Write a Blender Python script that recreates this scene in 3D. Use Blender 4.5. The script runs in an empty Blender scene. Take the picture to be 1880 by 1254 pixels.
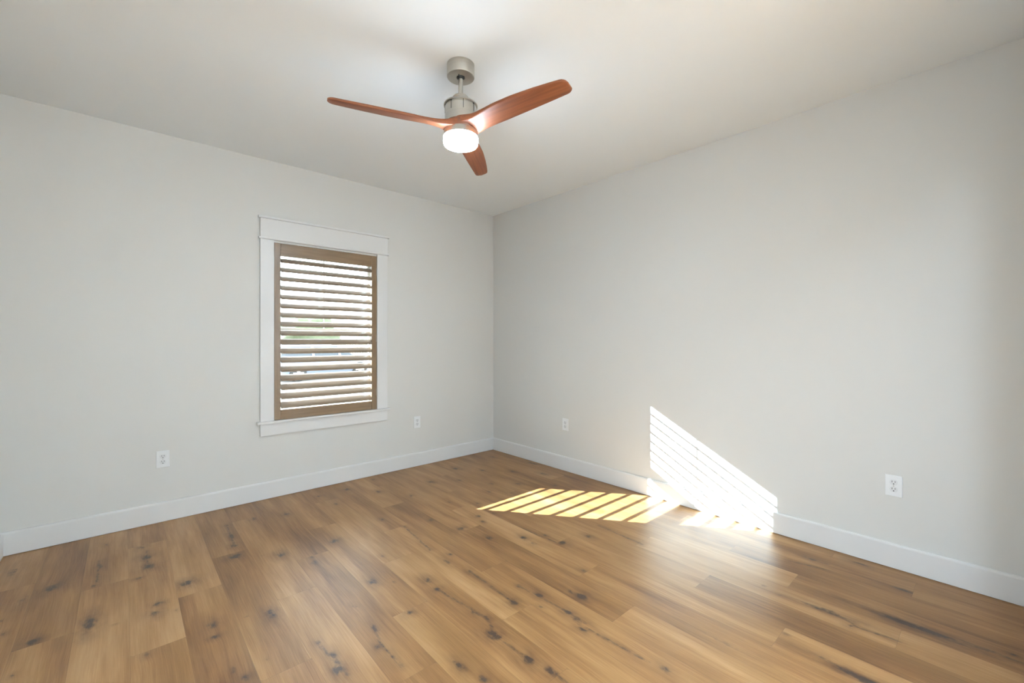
import bpy, bmesh, math, random
from mathutils import Vector, Matrix
random.seed(7)
S = bpy.context.scene
COL = S.collection

# ------------------------------------------------------------------ camera
RH = 2.74                       # ceiling height
XL, YN = -3.772, -4.042          # room spans x XL..0, y YN..0 ; window wall y=0, right wall x=0
CAM = Vector((-3.223, -3.920, 1.280))
cd = bpy.data.cameras.new('camera'); cam = bpy.data.objects.new('camera', cd); COL.objects.link(cam)
cam.location = CAM
HEAD = math.atan2(882.0, 792.0)
cam.rotation_euler = (math.pi/2, 0, HEAD - math.pi/2)
cd.sensor_width = 36; cd.lens = 792*36/1880; cd.shift_y = -2/1880
cd.clip_start = 0.02; cd.clip_end = 300
S.camera = cam

# ------------------------------------------------------------------ light
w = bpy.data.worlds.new('world'); S.world = w; w.use_nodes = True
bg = w.node_tree.nodes['Background']
bg.inputs[0].default_value = (0.86, 0.93, 1.0, 1); bg.inputs[1].default_value = 7
sd = bpy.data.lights.new('sun', 'SUN'); sun = bpy.data.objects.new('sun', sd); COL.objects.link(sun)
SUN_DIR = Vector((1, -1.362, -0.745)).normalized()
sun.rotation_euler = SUN_DIR.to_track_quat('-Z', 'Y').to_euler()
sd.energy = 58; sd.color = (.86, 1.03, 1.16); sd.angle = math.radians(0.14)
LAMP = 56.0                     # emission of the fan's lamp glass
HALL_FILL = 82.0                     # emission of the left fill light added behind the camera; the right is brighter
S.view_settings.view_transform = 'Standard'; S.view_settings.look = 'None'
S.view_settings.gamma = 1; S.view_settings.use_curve_mapping = False
S.view_settings.exposure = 0.71

# ------------------------------------------------------------------ node helpers
class NT:
    def __init__(s, name):
        s.m = bpy.data.materials.new(name); s.m.use_nodes = True
        s.t = s.m.node_tree; s.n = s.t.nodes; s.b = s.n['Principled BSDF']; s.out = s.n['Material Output']
    def new(s, kind, **kw):
        nd = s.n.new(kind)
        for k, v in kw.items(): setattr(nd, k, v)
        return nd
    def L(s, a, b): s.t.links.new(a, b)
    def val(s, sock, v):
        if isinstance(v, bpy.types.NodeSocket): s.L(v, sock)
        else: sock.default_value = v
    def math(s, op, a, b=0.0, clamp=False):
        nd = s.new('ShaderNodeMath', operation=op, use_clamp=clamp)
        s.val(nd.inputs[0], a); s.val(nd.inputs[1], b); return nd.outputs[0]
    def mix(s, f, a, b, mode='MIX'):
        nd = s.new('ShaderNodeMix', data_type='RGBA', blend_type=mode)
        s.val(nd.inputs[0], f); s.val(nd.inputs[6], a); s.val(nd.inputs[7], b); return nd.outputs[2]
    def rng(s, v, a, b, c, d):
        nd = s.new('ShaderNodeMapRange'); s.val(nd.inputs[0], v)
        for i, x in enumerate((a, b, c, d)): nd.inputs[i+1].default_value = x
        return nd.outputs[0]
    def noise(s, vec, scale, detail=3, rough=.5, dist=0):
        nd = s.new('ShaderNodeTexNoise'); s.L(vec, nd.inputs['Vector'])
        nd.inputs['Scale'].default_value = scale; nd.inputs['Detail'].default_value = detail
        nd.inputs['Roughness'].default_value = rough; nd.inputs['Distortion'].default_value = dist
        return nd.outputs[0]
    def scaled(s, vec, sc, off=None):
        nd = s.new('ShaderNodeVectorMath', operation='MULTIPLY'); s.L(vec, nd.inputs[0]); nd.inputs[1].default_value = sc
        if off is None: return nd.outputs[0]
        ad = s.new('ShaderNodeVectorMath', operation='ADD'); s.L(nd.outputs[0], ad.inputs[0]); s.val(ad.inputs[1], off)
        return ad.outputs[0]
    def coord(s, which='Object'): return s.new('ShaderNodeTexCoord').outputs[which]
    def bump(s, h, strength, dist):
        nd = s.new('ShaderNodeBump'); s.L(h, nd.inputs['Height'])
        nd.inputs['Strength'].default_value = strength; nd.inputs['Distance'].default_value = dist
        s.L(nd.outputs[0], s.b.inputs['Normal'])

def rgb(r, g, b): return (r, g, b, 1)
def simple(name, col, rough=.5, metal=0, coat=0, spec=.5):
    m = NT(name); m.b.inputs['Base Color'].default_value = rgb(*col); m.b.inputs['Roughness'].default_value = rough
    m.b.inputs['Metallic'].default_value = metal; m.b.inputs['Coat Weight'].default_value = coat
    m.b.inputs['Specular IOR Level'].default_value = spec
    return m.m
def paint(name, col, rough, bump=.08, scale=180):
    m = NT(name); c = m.coord()
    n1 = m.noise(c, 1.3, 3); col2 = tuple(x*.975 for x in col)
    m.L(m.mix(n1, rgb(*col2), rgb(*col)), m.b.inputs['Base Color'])
    m.b.inputs['Roughness'].default_value = rough; m.b.inputs['Specular IOR Level'].default_value = .4
    m.bump(m.noise(c, scale, 2), bump, .001)
    return m.m
M = {}
M['wall'] = paint('wall paint', (.690, .681, .648), .62)
M['ceiling'] = paint('ceiling paint', (.85, .885, .90), .8, .12, 120)
M['trim'] = paint('trim paint', (.735, .730, .715), .35, .02)
M['plastic'] = simple('white plastic', (.80, .81, .81), .3)
M['plastic2'] = simple('white socket plastic', (.72, .73, .73), .35)
M['dark'] = simple('dark slot', (.012, .012, .012), .6)
M['vinyl'] = simple('white vinyl', (.75, .76, .76), .4)
GZ0 = -.40
M['slab'] = simple('concrete slab', (.2, .19, .18), .9)
M['gapdark'] = simple('shadow gap', (.05, .04, .03), .8)

def metal_mat():
    m = NT('brushed nickel'); c = m.coord()
    n = m.noise(m.scaled(c, (6, 6, 500)), 1.0, 3)
    m.L(m.mix(n, rgb(.44, .42, .375), rgb(.60, .58, .53)), m.b.inputs['Base Color'])
    m.b.inputs['Metallic'].default_value = 1; m.L(m.rng(n, 0, 1, .26, .40), m.b.inputs['Roughness'])
    return m.m
M['nickel'] = metal_mat()
M['steel'] = simple('hinge steel', (.45, .42, .38), .35, 1)

def wood(name, a, b, rough, coat, sc=(2, 40, 40)):
    m = NT(name); c = m.coord()
    n1 = m.noise(m.scaled(c, sc), 1.0, 4, .6, .3); n2 = m.noise(m.scaled(c, (sc[0]*4, sc[1]*8, sc[2]*8)), 1, 2)
    f = m.math('ADD', m.math('MULTIPLY', m.rng(n1, .3, .7, 0, 1), .75), m.math('MULTIPLY', n2, .25))
    m.L(m.mix(f, rgb(*a), rgb(*b)), m.b.inputs['Base Color'])
    m.b.inputs['Roughness'].default_value = rough; m.b.inputs['Coat Weight'].default_value = coat
    m.b.inputs['Coat Roughness'].default_value = .18
    m.bump(n2, .05, .001)
    return m.m
M['blade'] = wood('reddish stained blade wood', (.135, .036, .012), (.31, .096, .030), .5, .12)
M['hub'] = wood('dark stained hub wood', (.15, .050, .024), (.24, .085, .040), .4, .3)
M['shutter'] = wood('brown shutter wood', (.170, .103, .048), (.265, .170, .087), .42, .15, (3, 60, 60))
M['shutterv'] = wood('brown shutter wood upright', (.170, .103, .048), (.265, .170, .087), .42, .15, (60, 60, 3))
M['louver'] = wood('brown louver wood', (.22, .155, .105), (.34, .250, .175), .30, .3, (3, 60, 60))

def lamp_mat(name, strength, col=(.85, 1.06, 1.30)):
    m = NT(name); m.b.inputs['Base Color'].default_value = rgb(.9, .9, .9)
    m.b.inputs['Emission Color'].default_value = rgb(*col); m.b.inputs['Emission Strength'].default_value = strength
    return m.m
M['lamp'] = lamp_mat('lit opal glass', LAMP)
M['lampface'] = lamp_mat('lit opal glass face', LAMP*1.4)
M['hallfill'] = lamp_mat('lit hall fill light', HALL_FILL)
M['hallfill2'] = lamp_mat('brightly lit hall fill light', HALL_FILL*12.5)

def glass_mat():
    m = NT('window glass'); m.n.remove(m.b)
    tr = m.new('ShaderNodeBsdfTransparent'); tr.inputs[0].default_value = rgb(.93, .95, .94)
    gl = m.new('ShaderNodeBsdfGlossy'); gl.inputs['Roughness'].default_value = .02
    fr = m.new('ShaderNodeFresnel'); fr.inputs[0].default_value = 1.45
    mx = m.new('ShaderNodeMixShader'); m.L(fr.outputs[0], mx.inputs[0]); m.L(tr.outputs[0], mx.inputs[1]); m.L(gl.outputs[0], mx.inputs[2])
    m.L(mx.outputs[0], m.out.inputs[0])
    return m.m
M['glass'] = glass_mat()

# ------------------------------------------------------------------ mesh helpers
def obj(name, bm, mat, parent=None, smooth=False, loc=None, angle=None):
    me = bpy.data.meshes.new(name); bm.normal_update(); bm.to_mesh(me); bm.free()
    o = bpy.data.objects.new(name, me); COL.objects.link(o)
    for mm in (mat if isinstance(mat, (list, tuple)) else [mat]): me.materials.append(mm)
    if smooth:
        for p in me.polygons: p.use_smooth = True
        if angle: me.set_sharp_from_angle(angle=math.radians(angle))
    if parent: o.parent = parent
    if loc: o.location = loc
    return o
def box(bm, x0, x1, y0, y1, z0, z1, bev=0, seg=2):
    r = bmesh.ops.create_cube(bm, size=1)
    for v in r['verts']:
        v.co = Vector(((x0+x1)/2 + v.co.x*(x1-x0), (y0+y1)/2 + v.co.y*(y1-y0), (z0+z1)/2 + v.co.z*(z1-z0)))
    if bev:
        es = list({e for v in r['verts'] for e in v.link_edges})
        bmesh.ops.bevel(bm, geom=es, offset=bev, segments=seg, affect='EDGES', profile=.5)
def boxobj(name, d, mat, parent=None, bev=0, **kw):
    bm = bmesh.new(); box(bm, *d, bev=bev); return obj(name, bm, mat, parent, **kw)
def lathe(bm, prof, n=64):
    rings = []
    for r, z in prof:
        if r < 1e-6: rings.append([bm.verts.new((0, 0, z))])
        else: rings.append([bm.verts.new((r*math.cos(2*math.pi*i/n), r*math.sin(2*math.pi*i/n), z)) for i in range(n)])
    for a, b in zip(rings, rings[1:]):
        for i in range(n):
            j = (i+1) % n
            if len(a) == 1 and len(b) == 1: continue
            if len(a) == 1: bm.faces.new((a[0], b[j], b[i]))
            elif len(b) == 1: bm.faces.new((a[i], a[j], b[0]))
            else: bm.faces.new((a[i], a[j], b[j], b[i]))
    bmesh.ops.recalc_face_normals(bm, faces=bm.faces)
def cyl(bm, r, z0, z1, mat4=None, n=24):
    res = bmesh.ops.create_cone(bm, cap_ends=True, segments=n, radius1=r, radius2=r, depth=z1-z0)
    for v in res['verts']:
        v.co.z += (z0+z1)/2
        if mat4: v.co = mat4 @ v.co
def empty(name, loc, label, cat, group=None, rz=0):
    o = bpy.data.objects.new(name, None); COL.objects.link(o); o.location = loc; o.rotation_euler[2] = rz
    o.empty_display_size = .1
    o['label'] = label; o['category'] = cat
    if group: o['group'] = group
    return o
def struct(o, label=None, cat=None):
    o['kind'] = 'structure'
    if label: o['label'] = label
    if cat: o['category'] = cat
    return o
def copy_tree(o, parent=None):
    c = o.copy(); COL.objects.link(c); c.parent = parent
    for ch in o.children: copy_tree(ch, c)
    return c

# ------------------------------------------------------------------ room shell
WT = .17                                    # wall thickness
WX0, WX1, WZ0, WZ1 = -2.322, -1.434, .640, 2.086     # window opening
bm = bmesh.new()
box(bm, XL-WT, WX0, 0, WT, -.003, RH+.1); box(bm, WX1, WT, 0, WT, -.003, RH+.1)
box(bm, WX0, WX1, 0, WT, -.003, WZ0); box(bm, WX0, WX1, 0, WT, WZ1, RH+.1)
struct(obj('wall_back', bm, M['wall']), 'greige painted wall with the shuttered window', 'wall')
struct(boxobj('wall_right', (0, WT, YN-WT, 0, -.003, RH+.1), M['wall']), 'plain greige painted wall that catches the sun stripes', 'wall')
struct(boxobj('wall_left', (XL-WT, XL, YN-WT, 0, -.003, RH+.1), M['wall']), 'greige painted side wall at the left edge of the view', 'wall')
DX0, DX1, DZ = -3.62, -1.12, 2.40           # opening behind the camera, added and widened to let in fill light
bm = bmesh.new()
box(bm, XL-WT, DX0, YN-.12, YN, -.003, RH+.1); box(bm, DX1, WT, YN-.12, YN, -.003, RH+.1); box(bm, DX0, DX1, YN-.12, YN, DZ, RH+.1)
struct(obj('wall_front', bm, M['wall']), 'greige painted wall with the opening added for fill light', 'wall')
struct(boxobj('ceiling', (XL-WT, WT, YN-WT, WT, RH, RH+.1), M['ceiling']), 'smooth off-white ceiling', 'ceiling')
# lining of the added opening
d = empty('added_opening', ((DX0+DX1)/2, YN, 0), 'wide white-lined opening added to let in fill light from the hallway', 'doorway'); struct(d)
def rel(dm, e): return (dm[0]-e.location.x, dm[1]-e.location.x, dm[2]-e.location.y, dm[3]-e.location.y, dm[4]-e.location.z, dm[5]-e.location.z)
for q in ((DX0, DX0+.02, YN-.12, YN+.0, 0, DZ), (DX1-.02, DX1, YN-.12, YN+.0, 0, DZ), (DX0+.02, DX1-.02, YN-.12, YN+.0, DZ-.02, DZ)):
    boxobj('opening_jamb', rel(q, d), M['trim'], d, .002)
# unseen hallway, added to carry fill light into the room
bm = bmesh.new()
box(bm, -4.9, 1.3, -6.05, -5.95, -.003, RH+.1); box(bm, -5.0, -4.9, -6.05, YN-.12, -.003, RH+.1); box(bm, 1.3, 1.4, -6.05, YN-.12, -.003, RH+.1)
box(bm, WT, 1.4, YN-.12, YN, -.003, RH+.1); box(bm, -5.0, XL-WT, YN-.12, YN, -.003, RH+.1)
struct(obj('wall_hall', bm, M['wall']), 'greige walls of the unseen added hallway', 'wall')
struct(boxobj('ceiling_hall', (-5.0, 1.4, -6.05, YN-WT, RH, RH+.1), M['ceiling']), 'white ceiling of the unseen added hallway', 'ceiling')
for hx, hm, lb in ((-4.35, 'hallfill', 'round flush fill light added in the unseen hallway, behind the camera'), (-0.50, "hallfill2", 'round flush fill light added at the far end of the unseen hallway')):
    h = empty('hall_fill_light', (hx, -4.50, RH), lb, 'lamp')  # unseen fill light, added to brighten the room through the opening
    bm = bmesh.new(); lathe(bm, [(0, -.0005), (.24, -.0005), (.24, -.025), (.21, -.025), (0, -.025)], 48); obj('fill_base', bm, M['nickel'], h)
    bm = bmesh.new(); lathe(bm, [(.22, -.0255), (.22, -.05), (.20, -.075), (.11, -.09), (0, -.093)], 48); obj('fill_glass', bm, M[hm], h, True)

# baseboards : profile with eased top, 3 mm gap above the floor
def baseboard(name, a, b, nrm, label):
    a = Vector(a); b = Vector(b); n = Vector(nrm)
    prof = [(0.001, .003), (.015, .003), (.015, .128), (.0135, .1345), (.010, .140), (.001, .141)]
    bm = bmesh.new()
    A = [bm.verts.new((a.x+n.x*p, a.y+n.y*p, z)) for p, z in prof]; B = [bm.verts.new((b.x+n.x*p, b.y+n.y*p, z)) for p, z in prof]
    for i in range(len(prof)):
        j = (i+1) % len(prof); bm.faces.new((A[i], A[j], B[j], B[i]))
    bm.faces.new(A); bm.faces.new(B[::-1]); bmesh.ops.recalc_face_normals(bm, faces=bm.faces)
    return struct(obj(name, bm, M['trim']), label, 'baseboard')
baseboard('baseboard_back', (XL, 0), (0, 0), (0, -1), 'white baseboard under the shuttered window')
baseboard('baseboard_right', (0, YN), (0, -.0155), (-1, 0), 'white baseboard along the sunlit right wall')
baseboard('baseboard_left', (XL, YN), (XL, -.0155), (1, 0), 'white baseboard at the left edge of the view')
baseboard('baseboard_front', (DX1+.09, YN), (-.0155, YN), (0, 1), 'white baseboard beside the added opening')

# ------------------------------------------------------------------ floor of oak-look planks
PW, PX, PLN = .1815, -3.207, 1.2205
JOINT = {-4: -1.0, -3: -.55, -2: -1.23, -1: -.82, 0: -1.595, 1: -1.22, 2: -.868, 3: -1.57, 4: -1.22, 5: -.845, 6: -.37, 7: -1.205,
         8: -.812, 9: -.325, 10: -1.2, 11: -.862, 12: -.45, 13: -1.21, 14: -.77, 15: -.41, 16: -1.21, 17: -.845}
# knots: image pixel, radius in pixels, strength, elongation along the grain
KN = []
def kn(ox, oy, k, lst):
    for t in lst:
        KN.append((ox+t[0]/k, oy+t[1]/k, t[2]/k, t[3] if len(t) > 3 else .7, t[4] if len(t) > 4 else 1.5))
kn(0, 940, 3.99, [(95,440,30,.5,3), (380,555,45,1,1.2), (240,950,38,.9,1.2), (655,820,36,1,2.4), (1075,335,28,.8), (1085,400,34,.9), (1040,262,20,.6), (1160,672,30,.9,.8),
  (1130,745,34,.5), (1370,520,40,1,.9), (1555,830,34,.7), (1575,915,28,1,.8), (1075,1045,20,.6), (840,825,12,.6,.6), (780,240,14,.6), (730,400,18,.6,3), (690,540,20,.6), (1020,485,24,.7,.8),
  (90,1200,14,.6), (5,800,18,.6), (25,895,18,.5), (170,650,40,.3,3), (1290,720,14,.4)])
kn(300, 940, 3.99, [(460,100,14,.7), (495,180,16,.8,3.5), (520,245,22,.8), (530,325,38,1.1,1), (660,50,22,.6), (900,15,16,.7), (862,315,28,.8), (1250,215,34,.75,1), (1110,370,30,.5),
  (1090,330,14,.5), (792,745,32,.85,2.2), (1530,510,32,.7), (1400,690,20,.5), (1545,850,22,.7,3), (1570,985,24,.6), (1130,955,18,.7), (1240,1050,26,.7,2), (1275,1155,40,.85), (510,1160,20,.6,2.5), (600,1215,26,.8),
  (610,765,10,.7,.6), (760,1080,8,.5), (720,320,8,.4,.6)])
kn(600, 940, 3.99, [(405,55,14,.6), (740,500,28,.7), (805,565,24,1,.9), (1085,740,20,.7,2.5), (1175,780,20,.8), (1215,900,46,.8), (1262,915,18,1), (1470,1080,34,1.05,1.6), (610,735,28,.75,1), (980,1130,30,.9,2),
  (1145,1225,26,.9), (905,310,13,.8), (1050,435,18,.7), (1370,665,26,1,1.2), (1410,540,16,.7), (1555,610,22,1), (1565,695,14,.6), (982,122,26,1,.8), (1190,190,22,.8), (1440,188,20,.8), (1515,230,20,.5),
  (1110,30,20,.6), (760,60,15,.6), (405,325,14,.5), (1140,70,12,.7), (1220,10,8,.6), (880,365,16,.7,3), (490,512,7,.6)])
kn(900, 940, 3.99, [(530,225,26,1,1.1), (720,180,20,.7), (685,432,16,.7), (668,620,34,1.1,1.3), (600,590,22,.5,3), (572,737,22,1), (650,790,26,.6,3), (680,860,24,.8), (1280,1155,36,.6), (450,1170,32,.9,2.2), (208,545,14,.8), (400,170,14,.6)])
kn(1200, 940, 3.99, [(1440,835,16,.8), (805,542,4,1,1), (1260,725,26,.7,6), (930,610,12,.5), (965,893,7,.8), (1170,350,24,.5,6), (520,960,30,.3,8)])
kn(1480, 940, 3.99, [(800,840,34,1.25,7), (1300,1000,24,.5,8), (420,1225,30,1.3,6), (1515,1045,11,.9,2), (390,378,14,.7,4), (720,575,16,.8,6)])
kn(400, 820, 4.7, [(1110,370,24,.7), (870,430,20,.6), (1340,285,16,.6), (1380,390,20,.7), (1665,425,16,.6), (1840,305,18,.7), (1020,495,12,.6)])
kn(700, 820, 4.7, [(930,390,18,.6), (950,320,18,.6), (1130,215,18,.7), (1180,320,20,.7), (1500,335,16,.6), (965,90,18,.6), (1310,145,24,.7,3), (640,190,22,.7), (870,205,16,.7), (1400,235,22,.5,3), (670,290,20,.5), (830,490,14,.6), (590,480,12,.5)])
# dark cracks running from knot to knot (pixels)
CRACK = [((801,1081),(894,1135)), ((894,1135),(911,1168)), ((911,1168),(969,1210)), ((863,1049),(942,1106)), ((952,1077),(989,1093)), ((989,1095),(1043,1124)), ((1074,1152),(1190,1215)), ((1043,1124),(1070,1154)),
         ((833,1215),(850,1232)), ((417,968),(430,1000)), ((688,1155),(700,1185)), ((700,1185),(740,1225)), ((582,1180),(625,1225)), ((269,1010),(271,1044)), ((182,1030),(178,1070)),
         ((1011,1230),(1040,1254)), ((1530,1123),(1575,1152)), ((1575,1152),(1652,1178)), ((1480,1108),(1530,1123)), ((1508,1207),(1580,1245)), ((1680,1150),(1880,1218)), ((1580,1250),(1600,1254)),
         ((610,1200),(640,1240)), ((740,965),(790,1010)), ((1100,965),(1180,1000)), ((935,960),(1030,1000)), ((1450,1030),(1600,1065))]
RV = Vector((math.sin(HEAD), -math.cos(HEAD), 0)); FV = Vector((math.cos(HEAD), math.sin(HEAD), 0))
def pix_floor(px, py):
    d = FV + RV*((px-940)/792) + Vector((0, 0, -(py-625)/792)); t = -CAM.z/d.z; return CAM + d*t, t
def build_floor():
    import numpy as np
    K = []
    for px, py, r, s, e in KN:
        p, t = pix_floor(px, py); K.append((p.x, p.y, max(.004, r*t/792*.80), s, e))
    C = []
    for a, b in CRACK:
        p, _ = pix_floor(*a); q, _ = pix_floor(*b); C.append((p.x, p.y, q.x, q.y))
    V = []; F = []; rnd = []; knot = []; fu = []; halo = []
    for k in range(-4, 18):
        x0 = max(PX+PW*k, XL); x1 = min(PX+PW*(k+1), 0)
        if x1 - x0 < .01: continue
        ys = [0.0]; y = JOINT[k]
        while y < 0: y += PLN
        y -= PLN
        if y > -.02: y -= PLN
        while y > YN: ys.append(y); y -= PLN
        ys.append(YN)
        for pi, (ya, yb) in enumerate(zip(ys, ys[1:])):
            if ya-yb < .01: continue
            rr = random.random()
            nx = 20; ny = max(2, int((ya-yb)/.011))
            X, Y = np.meshgrid(np.linspace(x0, x1, nx+1), np.linspace(ya, yb, ny+1))
            x = X.ravel(); y_ = Y.ravel()
            kf = np.zeros_like(x); hf = np.zeros_like(x)
            cxp = (x0+x1)/2
            for (kx, ky, kr, ks, ke) in K:
                if not (x0-.004 <= kx <= x1+.004) or ky > ya+.005 or ky < yb-.005: continue
                d2 = ((x-kx)/kr)**2 + ((y_-ky)/(kr*ke))**2
                kf = np.maximum(kf, ks*np.exp(-d2*.8)); hf = np.maximum(hf, ks*np.exp(-d2*.10))
            for (ax, ay, bx, by) in C:
                mx = (ax+bx)/2
                if not (x0 <= mx <= x1): continue
                dx, dy = bx-ax, by-ay; L2 = dx*dx+dy*dy
                tt = np.clip(((x-ax)*dx+(y_-ay)*dy)/L2, 0, 1)
                dd = np.hypot(x-ax-tt*dx, y_-ay-tt*dy)
                kf = np.maximum(kf, .50*np.exp(-(dd/.0075)**2)); hf = np.maximum(hf, .45*np.exp(-(dd/.03)**2))
            b0 = len(V)
            V += list(zip(x.tolist(), y_.tolist(), [0.0]*len(x)))
            knot += kf.tolist(); halo += hf.tolist(); rnd += [rr]*len(x)
            e = np.minimum(np.minimum(x-(PX+PW*k), PX+PW*(k+1)-x), np.minimum(ya-y_ if pi else ya-y_+1, y_-yb))
            fu += e.tolist()
            for j in range(ny):
                for i in range(nx):
                    a = b0+j*(nx+1)+i; F.append((a, a+nx+1, a+nx+2, a+1))
    # floor of the added opening and hallway and the slab beneath everything
    for q in ((DX0, DX1, YN-.12, YN), (-4.9, 1.3, -5.95, YN-.12)):
        b0 = len(V); V += [(q[0], q[2], 0), (q[1], q[2], 0), (q[1], q[3], 0), (q[0], q[3], 0)]
        F.append((b0, b0+1, b0+2, b0+3)); knot += [0]*4; halo += [0]*4; rnd += [.5]*4; fu += [1]*4
    me = bpy.data.meshes.new('floor'); me.from_pydata(V, [], F); me.update()
    for nm, dat in (('knot', knot), ('halo', halo), ('rnd', rnd), ('edge', fu)):
        at = me.attributes.new(nm, 'FLOAT', 'POINT'); at.data.foreach_set('value', dat)
    o = bpy.data.objects.new('floor', me); COL.objects.link(o)
    return o
def floor_mat():
    m = NT('oak look planks'); c = m.coord()
    at = lambda n: m.new('ShaderNodeAttribute', attribute_name=n).outputs['Fac']
    r = at('rnd'); k = at('knot'); hl = at('halo'); e = at('edge')
    off = m.new('ShaderNodeCombineXYZ'); m.L(m.math('MULTIPLY', r, 37.0), off.inputs[0]); m.L(m.math('MULTIPLY', r, 91.0), off.inputs[1])
    P = m.scaled(c, (1, 1, 1), off.outputs[0])
    # gentle warp so that the grain swings round the knots
    wv = m.noise(m.scaled(P, (4, 1.6, 1)), 1.0, 2)
    wo = m.new('ShaderNodeCombineXYZ'); m.L(m.math('ADD', m.math('MULTIPLY', wv, .030), m.math('MULTIPLY', hl, .008)), wo.inputs[0])
    ad = m.new('ShaderNodeVectorMath', operation='ADD'); m.L(P, ad.inputs[0]); m.L(wo.outputs[0], ad.inputs[1]); G = ad.outputs[0]
    band = m.noise(m.scaled(G, (9, 1.2, 1)), 1.0, 3, .5)          # broad light and dark bands
    band2 = m.noise(m.scaled(P, (6, 1.8, 1)), 1.0, 2, .5)
    fib = m.noise(m.scaled(G, (260, 5, 1)), 1.0, 4, .7)            # fibres
    mid = m.noise(m.scaled(G, (60, 1.6, 1)), 1.0, 3, .6)
    t = m.math('ADD', m.math('MULTIPLY', m.rng(band, .3, .7, 0, 1), .48), m.math('MULTIPLY', m.rng(r, 0, 1, 0, 1), .26))
    t = m.math('ADD', t, m.math('MULTIPLY', m.rng(mid, .3, .7, 0, 1), .16))
    t = m.math('ADD', t, m.math('MULTIPLY', m.rng(fib, .35, .65, 0, 1), .15))
    cr = m.new('ShaderNodeValToRGB'); m.L(t, cr.inputs[0]); el = cr.color_ramp.elements
    el[0].position = .18; el[0].color = rgb(.150, .066, .022); el[1].position = .92; el[1].color = rgb(.50, .300, .140)
    x = el.new(.45); x.color = rgb(.285, .140, .050); x = el.new(.66); x.color = rgb(.390, .212, .084)
    col = cr.outputs[0]
    col = m.mix(m.rng(band2, .35, .7, 0, .35), col, rgb(.30, .165, .055))
    # knots and cracks, edges torn by noise
    kn1 = m.noise(m.scaled(G, (1, .5, 1)), 60, 4, .65); kn2 = m.noise(m.scaled(P, (1, .3, 1)), 22, 3, .6)
    kk = m.math('MULTIPLY', k, m.rng(kn1, .3, .7, .15, 1.75))
    hh = m.math('MULTIPLY', hl, m.rng(kn2, .3, .7, .15, 1.35))
    col = m.mix(m.rng(hh, .08, .85, 0, .72), col, rgb(.115, .052, .022))
    col = m.mix(m.rng(kk, .14, .70, 0, .93), col, rgb(.055, .036, .028))
    # seams
    s = m.rng(e, .0005, .0016, .25, 0)
    col = m.mix(s, col, rgb(.09, .05, .025))
    m.L(col, m.b.inputs['Base Color'])
    m.L(m.rng(fib, .3, .7, .43, .34), m.b.inputs['Roughness'])
    m.b.inputs['Specular IOR Level'].default_value = .42
    m.bump(m.math('SUBTRACT', m.math('ADD', fib, m.math('MULTIPLY', mid, .6)), m.math('MULTIPLY', s, 1.5)), .38, .0012)
    return m.m
struct(boxobj('floor_slab', (-5.1, 1.45, -6.1, WT-.001, GZ0, -.004), M['slab']), 'concrete slab beneath the plank floor', 'floor')
M['floor'] = floor_mat()
fl = build_floor(); fl.data.materials.append(M['floor'])
struct(fl, 'knotty oak-look plank floor with light and dark boards', 'floor')

# ------------------------------------------------------------------ window_1
wn = empty('window_1', ((WX0+WX1)/2, 0, WZ0), 'white cased double-hung window behind the brown shutter', 'window'); struct(wn)
def wpart(name, q, mat, bev=.0015, parent=None):
    return boxobj(name, rel(q, wn), mat, parent or wn, bev)
wpart('side_casing', (-2.418, WX0+.004, -.019, -.0005, .628, 2.096), M['trim'])
wpart('side_casing', (WX1-.004, -1.334, -.019, -.0005, .628, 2.096), M['trim'])
wpart('head_bead', (-2.430, -1.322, -.030, -.0005, 2.096, 2.112), M['trim'], .003)
wpart('head_casing', (-2.418, -1.334, -.021, -.0005, 2.112, 2.262), M['trim'])
wpart('head_cap', (-2.432, -1.320, -.034, -.0005, 2.262, 2.280), M['trim'], .002)
wpart('stool', (-2.442, -1.310, -.040, .060, .610, .6285), M['trim'], .004)
wpart('apron', (-2.418, -1.334, -.019, -.0005, .512, .610), M['trim'])
# jamb lining
wpart('jamb', (WX0, WX0+.004, 0.0, WT, WZ0, WZ1), M['trim'], 0)
wpart('jamb', (WX1-.004, WX1, 0.0, WT, WZ0, WZ1), M['trim'], 0)
wpart('jamb', (WX0+.004, WX1-.004, 0.0, WT, WZ1-.004, WZ1), M['trim'], 0)
wpart('jamb', (WX0+.004, WX1-.004, 0.06, WT+.02, WZ0-.01, WZ0+.012), M['trim'], 0)
# double-hung vinyl sashes
def sash(x0, x1, z0, z1, y0, y1, st, rb, rt, muntin):
    s = bpy.data.objects.new('sash', None); COL.objects.link(s); s.parent = wn; s.location = (0, 0, 0)
    for q in ((x0, x0+st, z0, z1), (x1-st, x1, z0, z1), (x0+st, x1-st, z0, z0+rb), (x0+st, x1-st, z1-rt, z1)):
        boxobj('sash_rail', rel((q[0], q[1], y0, y1, q[2], q[3]), wn), M['vinyl'], s, .002)
    ym = (y0+y1)/2
    bm = bmesh.new(); box(bm, *rel((x0+st, x1-st, ym-.002, ym+.002, z0+rb, z1-rt), wn))
    obj('glass_pane', bm, M['glass'], s)
    if muntin:
        mx = (x0+x1)/2
        boxobj('muntin', rel((mx-.0045, mx+.0045, ym-.004, ym+.004, z0+rb, z1-rt), wn), M['vinyl'], s, .003)
sash(WX0+.006, WX1-.006, .654, 1.385, .085, .115, .036, .045, .036, False)
sash(WX0+.006, WX1-.006, 1.350, WZ1-.006, .117, .147, .036, .036, .040, True)

struct(boxobj('roof_eave', (-8, 3, WT+.001, .62, 2.192, 2.36), M['vinyl']), 'white boxed eave outside above the window', 'roof')
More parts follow.
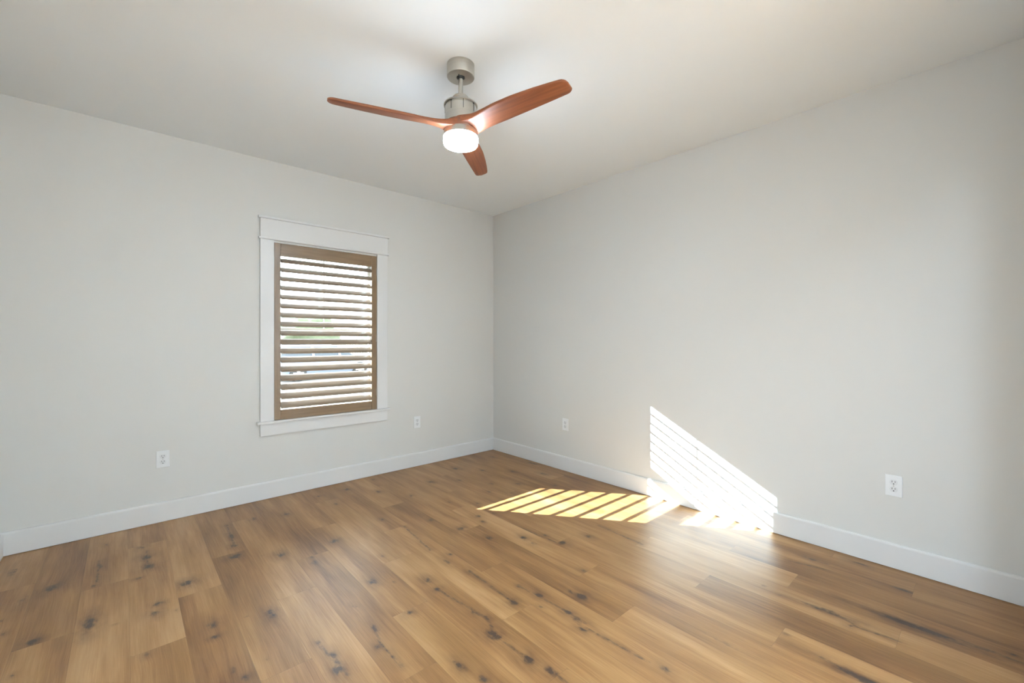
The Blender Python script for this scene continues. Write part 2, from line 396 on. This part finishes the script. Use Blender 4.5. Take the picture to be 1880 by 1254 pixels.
# ------------------------------------------------------------------ brown wood shutter in the window opening
sh = empty('window_shutter', (-1.878, 0, .640), 'brown stained wooden louvered shutter with open slats inside the white window casing', 'shutter')
def sp(name, q, mat, parent=None, bev=.002):
    return boxobj(name, rel(q, sh), mat, parent or sh, bev)
Y0, Y1 = -.012, .018
SX0, SX1, SZ0, SZ1 = -2.315, -1.441, .6290, 2.078
sp('stile', (SX0, SX0+.046, Y0, Y1, SZ0, SZ1), M['shutterv'])
sp('stile', (SX1-.050, SX1, Y0, Y1, SZ0, SZ1), M['shutterv'])
sp('rail', (SX0+.0468, SX1-.0508, Y0+.001, Y1, 1.976, SZ1), M['shutter'])
sp('rail', (SX0+.0468, SX1-.0508, Y0+.001, Y1, SZ0, .708), M['shutter'])
NL = 17; PIT = (1.976-.708)/NL; TILT = math.radians(28.7)
bm = bmesh.new()
A = []; B = []; nseg = 20; hw = .0460; ht = .0085
lx = (SX1-.0515 - (SX0+.0475))/2
for i in range(nseg):
    a = 2*math.pi*i/nseg; y = hw*math.copysign(abs(math.cos(a))**.8, math.cos(a)); z = ht*math.copysign(abs(math.sin(a))**.8, math.sin(a))
    yy = y*math.cos(TILT) - z*math.sin(TILT); zz = y*math.sin(TILT) + z*math.cos(TILT)
    A.append(bm.verts.new((-lx, yy, zz))); B.append(bm.verts.new((lx, yy, zz)))
for i in range(nseg):
    j = (i+1) % nseg; bm.faces.new((A[i], A[j], B[j], B[i]))
bm.faces.new(A); bm.faces.new(B); bmesh.ops.recalc_face_normals(bm, faces=bm.faces)
lv = obj('louver', bm, M['louver'], sh, True, angle=50)
lxc = (SX1-.0515 + SX0+.0475)/2
lv.location = (lxc-sh.location.x, .003, .708+PIT*.5-sh.location.z)
for i in range(1, NL):
    c = lv.copy(); COL.objects.link(c); c.parent = sh; c.location.z = .708+PIT*(i+.5)-sh.location.z
for zc in (.79, 1.30, 1.93):
    bm = bmesh.new(); cyl(bm, .0045, zc-.035, zc+.035, n=16)
    for v in bm.verts: v.co += Vector((SX1+.0035, Y0-.001, 0)) - sh.location
    box(bm, *rel((SX1-.006, SX1+.001, Y0-.0015, Y0+.0005, zc-.034, zc+.034), sh))
    obj('hinge', bm, M['steel'], sh, True, angle=40)
sp('magnet_catch', (SX0-.0005, SX0+.028, Y0+.002, Y1+.004, SZ1+.0005, SZ1+.004), M['steel'], bev=0)

# ------------------------------------------------------------------ ceiling fan
FX, FY = -1.896, -2.035
fan = empty('ceiling_fan', (FX, FY, RH), 'brushed nickel ceiling fan with three reddish wood blades and a lit round lamp', 'ceiling fan')
def fz(z): return z-RH
def fpart(name, prof, mat, n=96, parent=None, angle=35):
    bm = bmesh.new(); lathe(bm, [(r, fz(z)) for r, z in prof], n); return obj(name, bm, mat, parent or fan, True, angle=angle)
can = fpart('canopy', [(0, 2.7395), (.0725, 2.7395), (.0725, 2.6765), (.0712, 2.6745), (.069, 2.6735), (.024, 2.6735), (.021, 2.6775), (0, 2.6775)], M['nickel'])
fpart('hanger_ball', [(0, 2.692), (.0175, 2.685), (.0205, 2.677), (.018, 2.669), (.0125, 2.664), (0, 2.664)], M['dark'], 32)
for a in (35, 215):
    bm = bmesh.new(); cyl(bm, .003, fz(2.670), fz(2.6745), Matrix.Translation((.030*math.cos(math.radians(a)), .030*math.sin(math.radians(a)), 0)), 12)
    obj('canopy_screw', bm, M['dark'], can)
fpart('downrod', [(0, 2.68), (.0122, 2.68), (.0122, 2.566), (0, 2.566)], M['nickel'], 32)
fpart('collar', [(0, 2.572), (.030, 2.572), (.039, 2.570), (.0425, 2.566), (.0425, 2.548), (.0425, 2.540), (0, 2.540)], M['nickel'])
mot = fpart('motor_housing', [(0, 2.543), (.043, 2.543), (.060, 2.5405), (.078, 2.534), (.0875, 2.527), (.0895, 2.524), (.0895, 2.5205), (.0875, 2.5195),
                              (.0800, 2.5195), (.0800, 2.515), (.0832, 2.511), (.0832, 2.428), (.080, 2.426), (0, 2.426)], M['nickel'])
for i in range(8):
    a = math.radians(19+45*i)
    bm = bmesh.new(); box(bm, .0795, .0842, -.0016, .0016, fz(2.474), fz(2.5195))
    for v in bm.verts: v.co = Matrix.Rotation(a, 4, 'Z') @ v.co
    obj('vent_slot', bm, M['dark'], mot)
fpart('blade_hub', [(0, 2.4255), (.0835, 2.4255), (.0855, 2.422), (.0862, 2.406), (.0862, 2.392), (.084, 2.3875), (0, 2.3875)], M['hub'])
fpart('lamp_ring', [(0, 2.387), (.0875, 2.387), (.0885, 2.3855), (.0885, 2.3575), (0, 2.3575)], M['nickel'])
shade = fpart('lamp_shade', [(.0, 2.3572), (.0895, 2.3572), (.0912, 2.355), (.0914, 2.333), (.090, 2.322), (.086, 2.3145), (.078, 2.311), (.04, 2.309), (0, 2.3085)], [M['lamp'], M['lampface']], angle=60)
for p_ in shade.data.polygons:
    if p_.normal.z < -.75: p_.material_index = 1

def interp(tab, r):
    for (r0, v0), (r1, v1) in zip(tab, tab[1:]):
        if r <= r1:
            t = (r-r0)/(r1-r0); return v0+(v1-v0)*t
    return tab[-1][1]
def smooth(tab, r):
    return sum(interp(tab, min(max(r+d, tab[0][0]), tab[-1][0])) for d in (-.024, -.012, 0, .012, .024))/5
RT = .652
CCW = [(.0, .0855), (.03, .081), (.055, .0705), (.085, .061), (.12, .054), (.18, .050), (.28, .050), (.40, .046), (.52, .041), (.652, .034)]     # lower, trailing edge
CW = [(.0, -.0855), (.03, -.080), (.055, -.066), (.085, -.050), (.12, -.044), (.18, -.050), (.26, -.060), (.36, -.064), (.48, -.060), (.58, -.052), (.652, -.044)]
PITCH = [(.0, 0), (.03, 3), (.06, 8), (.095, 13), (.14, 17), (.2, 17), (.30, 15), (.652, 12)]
THK = [(.0, .036), (.06, .035), (.09, .030), (.12, .024), (.20, .0175), (.40, .0145), (.652, .0115)]
def blade_bm():
    bm = bmesh.new(); secs = []; N = 64
    for i in range(N+1):
        r = RT*(i/N)
        if i > N-9: r = RT*((N-9)/N) + RT*(9/N)*math.sin((i-(N-9))/9*math.pi/2)
        c1 = smooth(CCW, r); c0 = smooth(CW, r)
        rr = .030; t = max(0, (r-(RT-rr))/rr)                       # rounded tip corners
        sh_ = rr*.85*(1-math.sqrt(max(0, 1-t*t)))
        c1 -= sh_*.8; c0 += sh_
        p = -math.radians(smooth(PITCH, r)); th = smooth(THK, r)
        if t > 0: th *= max(.35, math.sqrt(max(0, 1-t*t)))
        M_ = 14; ring = []
        for s in (1, -1):
            for j in range(M_+1):
                u = (j/M_ if s == 1 else 1-j/M_); u = .5-.5*math.cos(math.pi*u)
                v = c0+(c1-c0)*u
                ed = min(u, 1-u)*(c1-c0)                               # distance from the nearer edge
                rd = .0035; q = 1-math.sqrt(max(0, 1-((rd-ed)/rd)**2)) if ed < rd else 0
                camb = -.003*(1-(2*u-1)**2)
                h_ = camb + s*(th*.5 - rd*q*.8)
                y = v*math.cos(p); z = v*math.sin(p) + h_
                ring.append(bm.verts.new((r, y, z)))
        secs.append(ring)
    n = len(secs[0])
    for a, b in zip(secs, secs[1:]):
        for j in range(n):
            k = (j+1) % n; bm.faces.new((a[j], a[k], b[k], b[j]))
    bm.faces.new(secs[0]); bm.faces.new(secs[-1]); bmesh.ops.recalc_face_normals(bm, faces=bm.faces)
    return bm
b0 = obj('blade', blade_bm(), M['blade'], fan, True, angle=60)
b0.location = (0, 0, fz(2.409)); b0.rotation_euler[2] = math.radians(162.5)
for a in (-77.5, 42.5):
    c = b0.copy(); COL.objects.link(c); c.parent = fan; c.rotation_euler[2] = math.radians(a)

# ------------------------------------------------------------------ wall outlets
def outlet(loc, rz, label, size=1.0):
    o = empty('wall_outlet', loc, label, 'outlet', None, rz)        # local -y faces the room
    boxobj('cover_plate', (-.037, .037, -.0065, .0005, -.059, .059), M['plastic'], o, .003)
    for s in (1, -1):
        bm = bmesh.new()
        cyl(bm, .0172, 0, .0025, Matrix.Translation((0, -.0062, .0195*s)) @ Matrix.Rotation(math.pi/2, 4, 'X'), 32)
        for v in bm.verts:
            v.co.z = .0195*s + max(-.0145, min(.0145, v.co.z-.0195*s))
        f = obj('socket_face', bm, M['plastic2'], o, False)
        for sx, hh in ((-.0064, .0048), (.0064, .0040)):
            boxobj('slot', (sx-.0012, sx+.0012, -.0091, -.0085, .0195*s+.0045-hh, .0195*s+.0045+hh), M['dark'], f)
        bm = bmesh.new(); cyl(bm, .0030, 0, .0006, Matrix.Translation((0, -.0085, .0195*s-.0078)) @ Matrix.Rotation(math.pi/2, 4, 'X'), 16)
        obj('ground_hole', bm, M['dark'], f)
    bm = bmesh.new(); cyl(bm, .0028, 0, .001, Matrix.Translation((0, -.0063, 0)) @ Matrix.Rotation(math.pi/2, 4, 'X'), 16)
    obj('screw', bm, M['steel'], o)
    return o
outlet((-3.022, 0, .4415), 0, 'white duplex outlet low on the window wall, left of the window')
outlet((-1.006, 0, .4470), 0, 'white duplex outlet low on the window wall, between window and corner')
outlet((0, -1.119, .4540), math.pi/2*-1, 'small-looking white duplex outlet on the right wall, near the corner left of the sun stripes')
outlet((0, -3.549, .4620), math.pi/2*-1, 'white duplex outlet on the right wall, nearest the camera and right of the sun stripes')

# ------------------------------------------------------------------ outdoors, seen between the louvers
GZ = -.40
def ground_mat(name, a, b, sc):
    m = NT(name); m.L(m.mix(m.noise(m.coord(), sc, 4), rgb(*a), rgb(*b)), m.b.inputs['Base Color']); m.b.inputs['Roughness'].default_value = .9
    return m.m
M['lawn'] = ground_mat('dry lawn', (.13, .125, .08), (.19, .18, .12), 3)
M['paving'] = ground_mat('concrete paving', (.20, .195, .185), (.26, .255, .24), 2)
M['carpaint'] = simple('blue grey car paint', (.16, .19, .25), .3, .2, .6)
M['carglass'] = simple('car glass', (.03, .04, .05), .08)
M['tyre'] = simple('tyre rubber', (.02, .02, .02), .8)
M['rim'] = simple('alloy rim', (.55, .55, .56), .3, 1)
M['fencewood'] = wood('weathered fence wood', (.18, .16, .135), (.25, .225, .19), .8, 0, (30, 30, 2))
M['leaf'] = ground_mat('hedge leaves', (.05, .065, .04), (.11, .125, .07), 6)
bm = bmesh.new(); box(bm, -60, 80, WT+.001, 9.5, GZ-.3, GZ)
struct(obj('ground', bm, M['lawn']), 'pale lawn outside the window', 'ground')
bm = bmesh.new(); box(bm, -60, 80, 9.5, 24, GZ-.3, GZ+.0)
struct(obj('ground_paving', bm, M['paving']), 'concrete drive the car is parked on', 'ground')
bm = bmesh.new(); box(bm, -60, 80, 24, 120, GZ-.3, GZ)
struct(obj('ground_field', bm, M['lawn']), 'grass beyond the fence', 'ground')

car = empty('car', (3.25, 16.2, GZ), 'blue grey car parked on the drive outside the window', 'car', None, math.radians(12))
# body loft: sections along length (x), half width 0.92
def car_body():
    bm = bmesh.new(); secs = []
    prof = [(-2.35, .45, .80, .70), (-2.28, .32, .98, .84), (-1.9, .24, 1.06, .92), (-1.0, .22, 1.05, .93), (0, .22, 1.02, .93), (1.0, .22, 1.00, .93), (1.7, .24, .96, .92), (2.2, .30, .84, .86), (2.38, .42, .68, .72)]
    for x, zb, zt, hw_ in prof:
        ring = []
        for y, z in ((-hw_*.9, zb), (-hw_, zb+.12), (-hw_*1.0, zb+(zt-zb)*.6), (-hw_*.93, zt-.03), (-hw_*.8, zt), (hw_*.8, zt), (hw_*.93, zt-.03), (hw_, zb+(zt-zb)*.6), (hw_, zb+.12), (hw_*.9, zb)):
            ring.append(bm.verts.new((x, y, z)))
        secs.append(ring)
    for a, b in zip(secs, secs[1:]):
        for j in range(10):
            k = (j+1) % 10; bm.faces.new((a[j], a[k], b[k], b[j]))
    bm.faces.new(secs[0]); bm.faces.new(secs[-1]); bmesh.ops.recalc_face_normals(bm, faces=bm.faces)
    return bm
obj('car_body', car_body(), M['carpaint'], car, True, angle=50)
def loft(bm, secs):
    R_ = [[bm.verts.new(p) for p in s] for s in secs]
    n = len(R_[0])
    for a, b in zip(R_, R_[1:]):
        for j in range(n):
            k = (j+1) % n; bm.faces.new((a[j], a[k], b[k], b[j]))
    bm.faces.new(R_[0]); bm.faces.new(R_[-1]); bmesh.ops.recalc_face_normals(bm, faces=bm.faces)
bm = bmesh.new()
loft(bm, [[(-2.15, -.80, .98), (1.25, -.82, .98), (1.25, .82, .98), (-2.15, .80, .98)], [(-1.75, -.68, 1.42), (.45, -.68, 1.42), (.45, .68, 1.42), (-1.75, .68, 1.42)]])
obj('car_window', bm, M['carglass'], car)
bm = bmesh.new()
loft(bm, [[(-1.80, -.69, 1.41), (.50, -.69, 1.41), (.50, .69, 1.41), (-1.80, .69, 1.41)], [(-1.6, -.58, 1.50), (.2, -.58, 1.50), (.2, .58, 1.50), (-1.6, .58, 1.50)]])
obj('car_roof', bm, M['carpaint'], car, True, angle=60)
for x in (-.72, .50):
    for s in (-1, 1):
        bm = bmesh.new(); loft(bm, [[(x-.06, s*.80, .98), (x+.06, s*.80, .98), (x+.06, s*.84, .98), (x-.06, s*.84, .98)], [(x-.05, s*.66, 1.43), (x+.05, s*.66, 1.43), (x+.05, s*.70, 1.43), (x-.05, s*.70, 1.43)]])
        obj('car_pillar', bm, M['carpaint'], car)
for x in (-1.43, 1.43):
    for s in (-1, 1):
        T = Matrix.Translation((x, s*.83, .345)) @ Matrix.Rotation(math.pi/2, 4, 'X')
        bm = bmesh.new(); cyl(bm, .345, -.13, .13, T, 40); ty = obj('wheel', bm, M['tyre'], car, True, angle=40)
        bm = bmesh.new()
        for k in range(6):
            box(bm, .03, .22, -.03, .03, -.135, .135)
            for v in list(bm.verts)[-8:]: v.co = T @ (Matrix.Rotation(k*math.pi/3, 4, 'Z') @ v.co)
        cyl(bm, .07, -.14, .14, T, 16); obj('wheel_rim', bm, M['rim'], ty)

fn = empty('wooden_fence', (6, 23.5, GZ), 'weathered wooden picket fence behind the car outside', 'fence')
bm = bmesh.new()
for i in range(150):
    x = -12 + i*.16; box(bm, x, x+.13, -.01, .01, .05, 1.75)
obj('picket_panel', bm, M['fencewood'], fn)
bm = bmesh.new(); box(bm, -12, 12, .01, .05, .4, .5); box(bm, -12, 12, .01, .05, 1.4, 1.5); obj('fence_rail', bm, M['fencewood'], fn)

def bush(loc, r, hgt, label, seed):
    random.seed(seed); bm = bmesh.new(); bmesh.ops.create_icosphere(bm, subdivisions=4, radius=1)
    from mathutils import noise as N_
    for v in bm.verts:
        n = v.co.normalized(); k = 1+.28*N_.noise(n*2.2+Vector((seed, 0, 0)))+.16*N_.noise(n*7+Vector((0, seed, 0)))
        v.co = Vector((n.x*r*k, n.y*r*k, (n.z*k*.5+.5)*hgt))
    for v in bm.verts: v.co.z = max(0, v.co.z)
    o = obj('evergreen_bush', bm, M['leaf'], None, True); o.location = loc; o['label'] = label; o['category'] = 'bush'; o['group'] = 'bushes beyond the fence'
for i, (x, y, r, hh) in enumerate([(0, 30, 2.2, 3.0), (7.0, 31, 2.4, 3.6), (14, 32, 2.4, 3.0), (21.5, 34, 2.6, 3.8)]):
    bush((x, y, GZ), r, hh, 'dark green bush standing beyond the wooden fence outside', i+1)
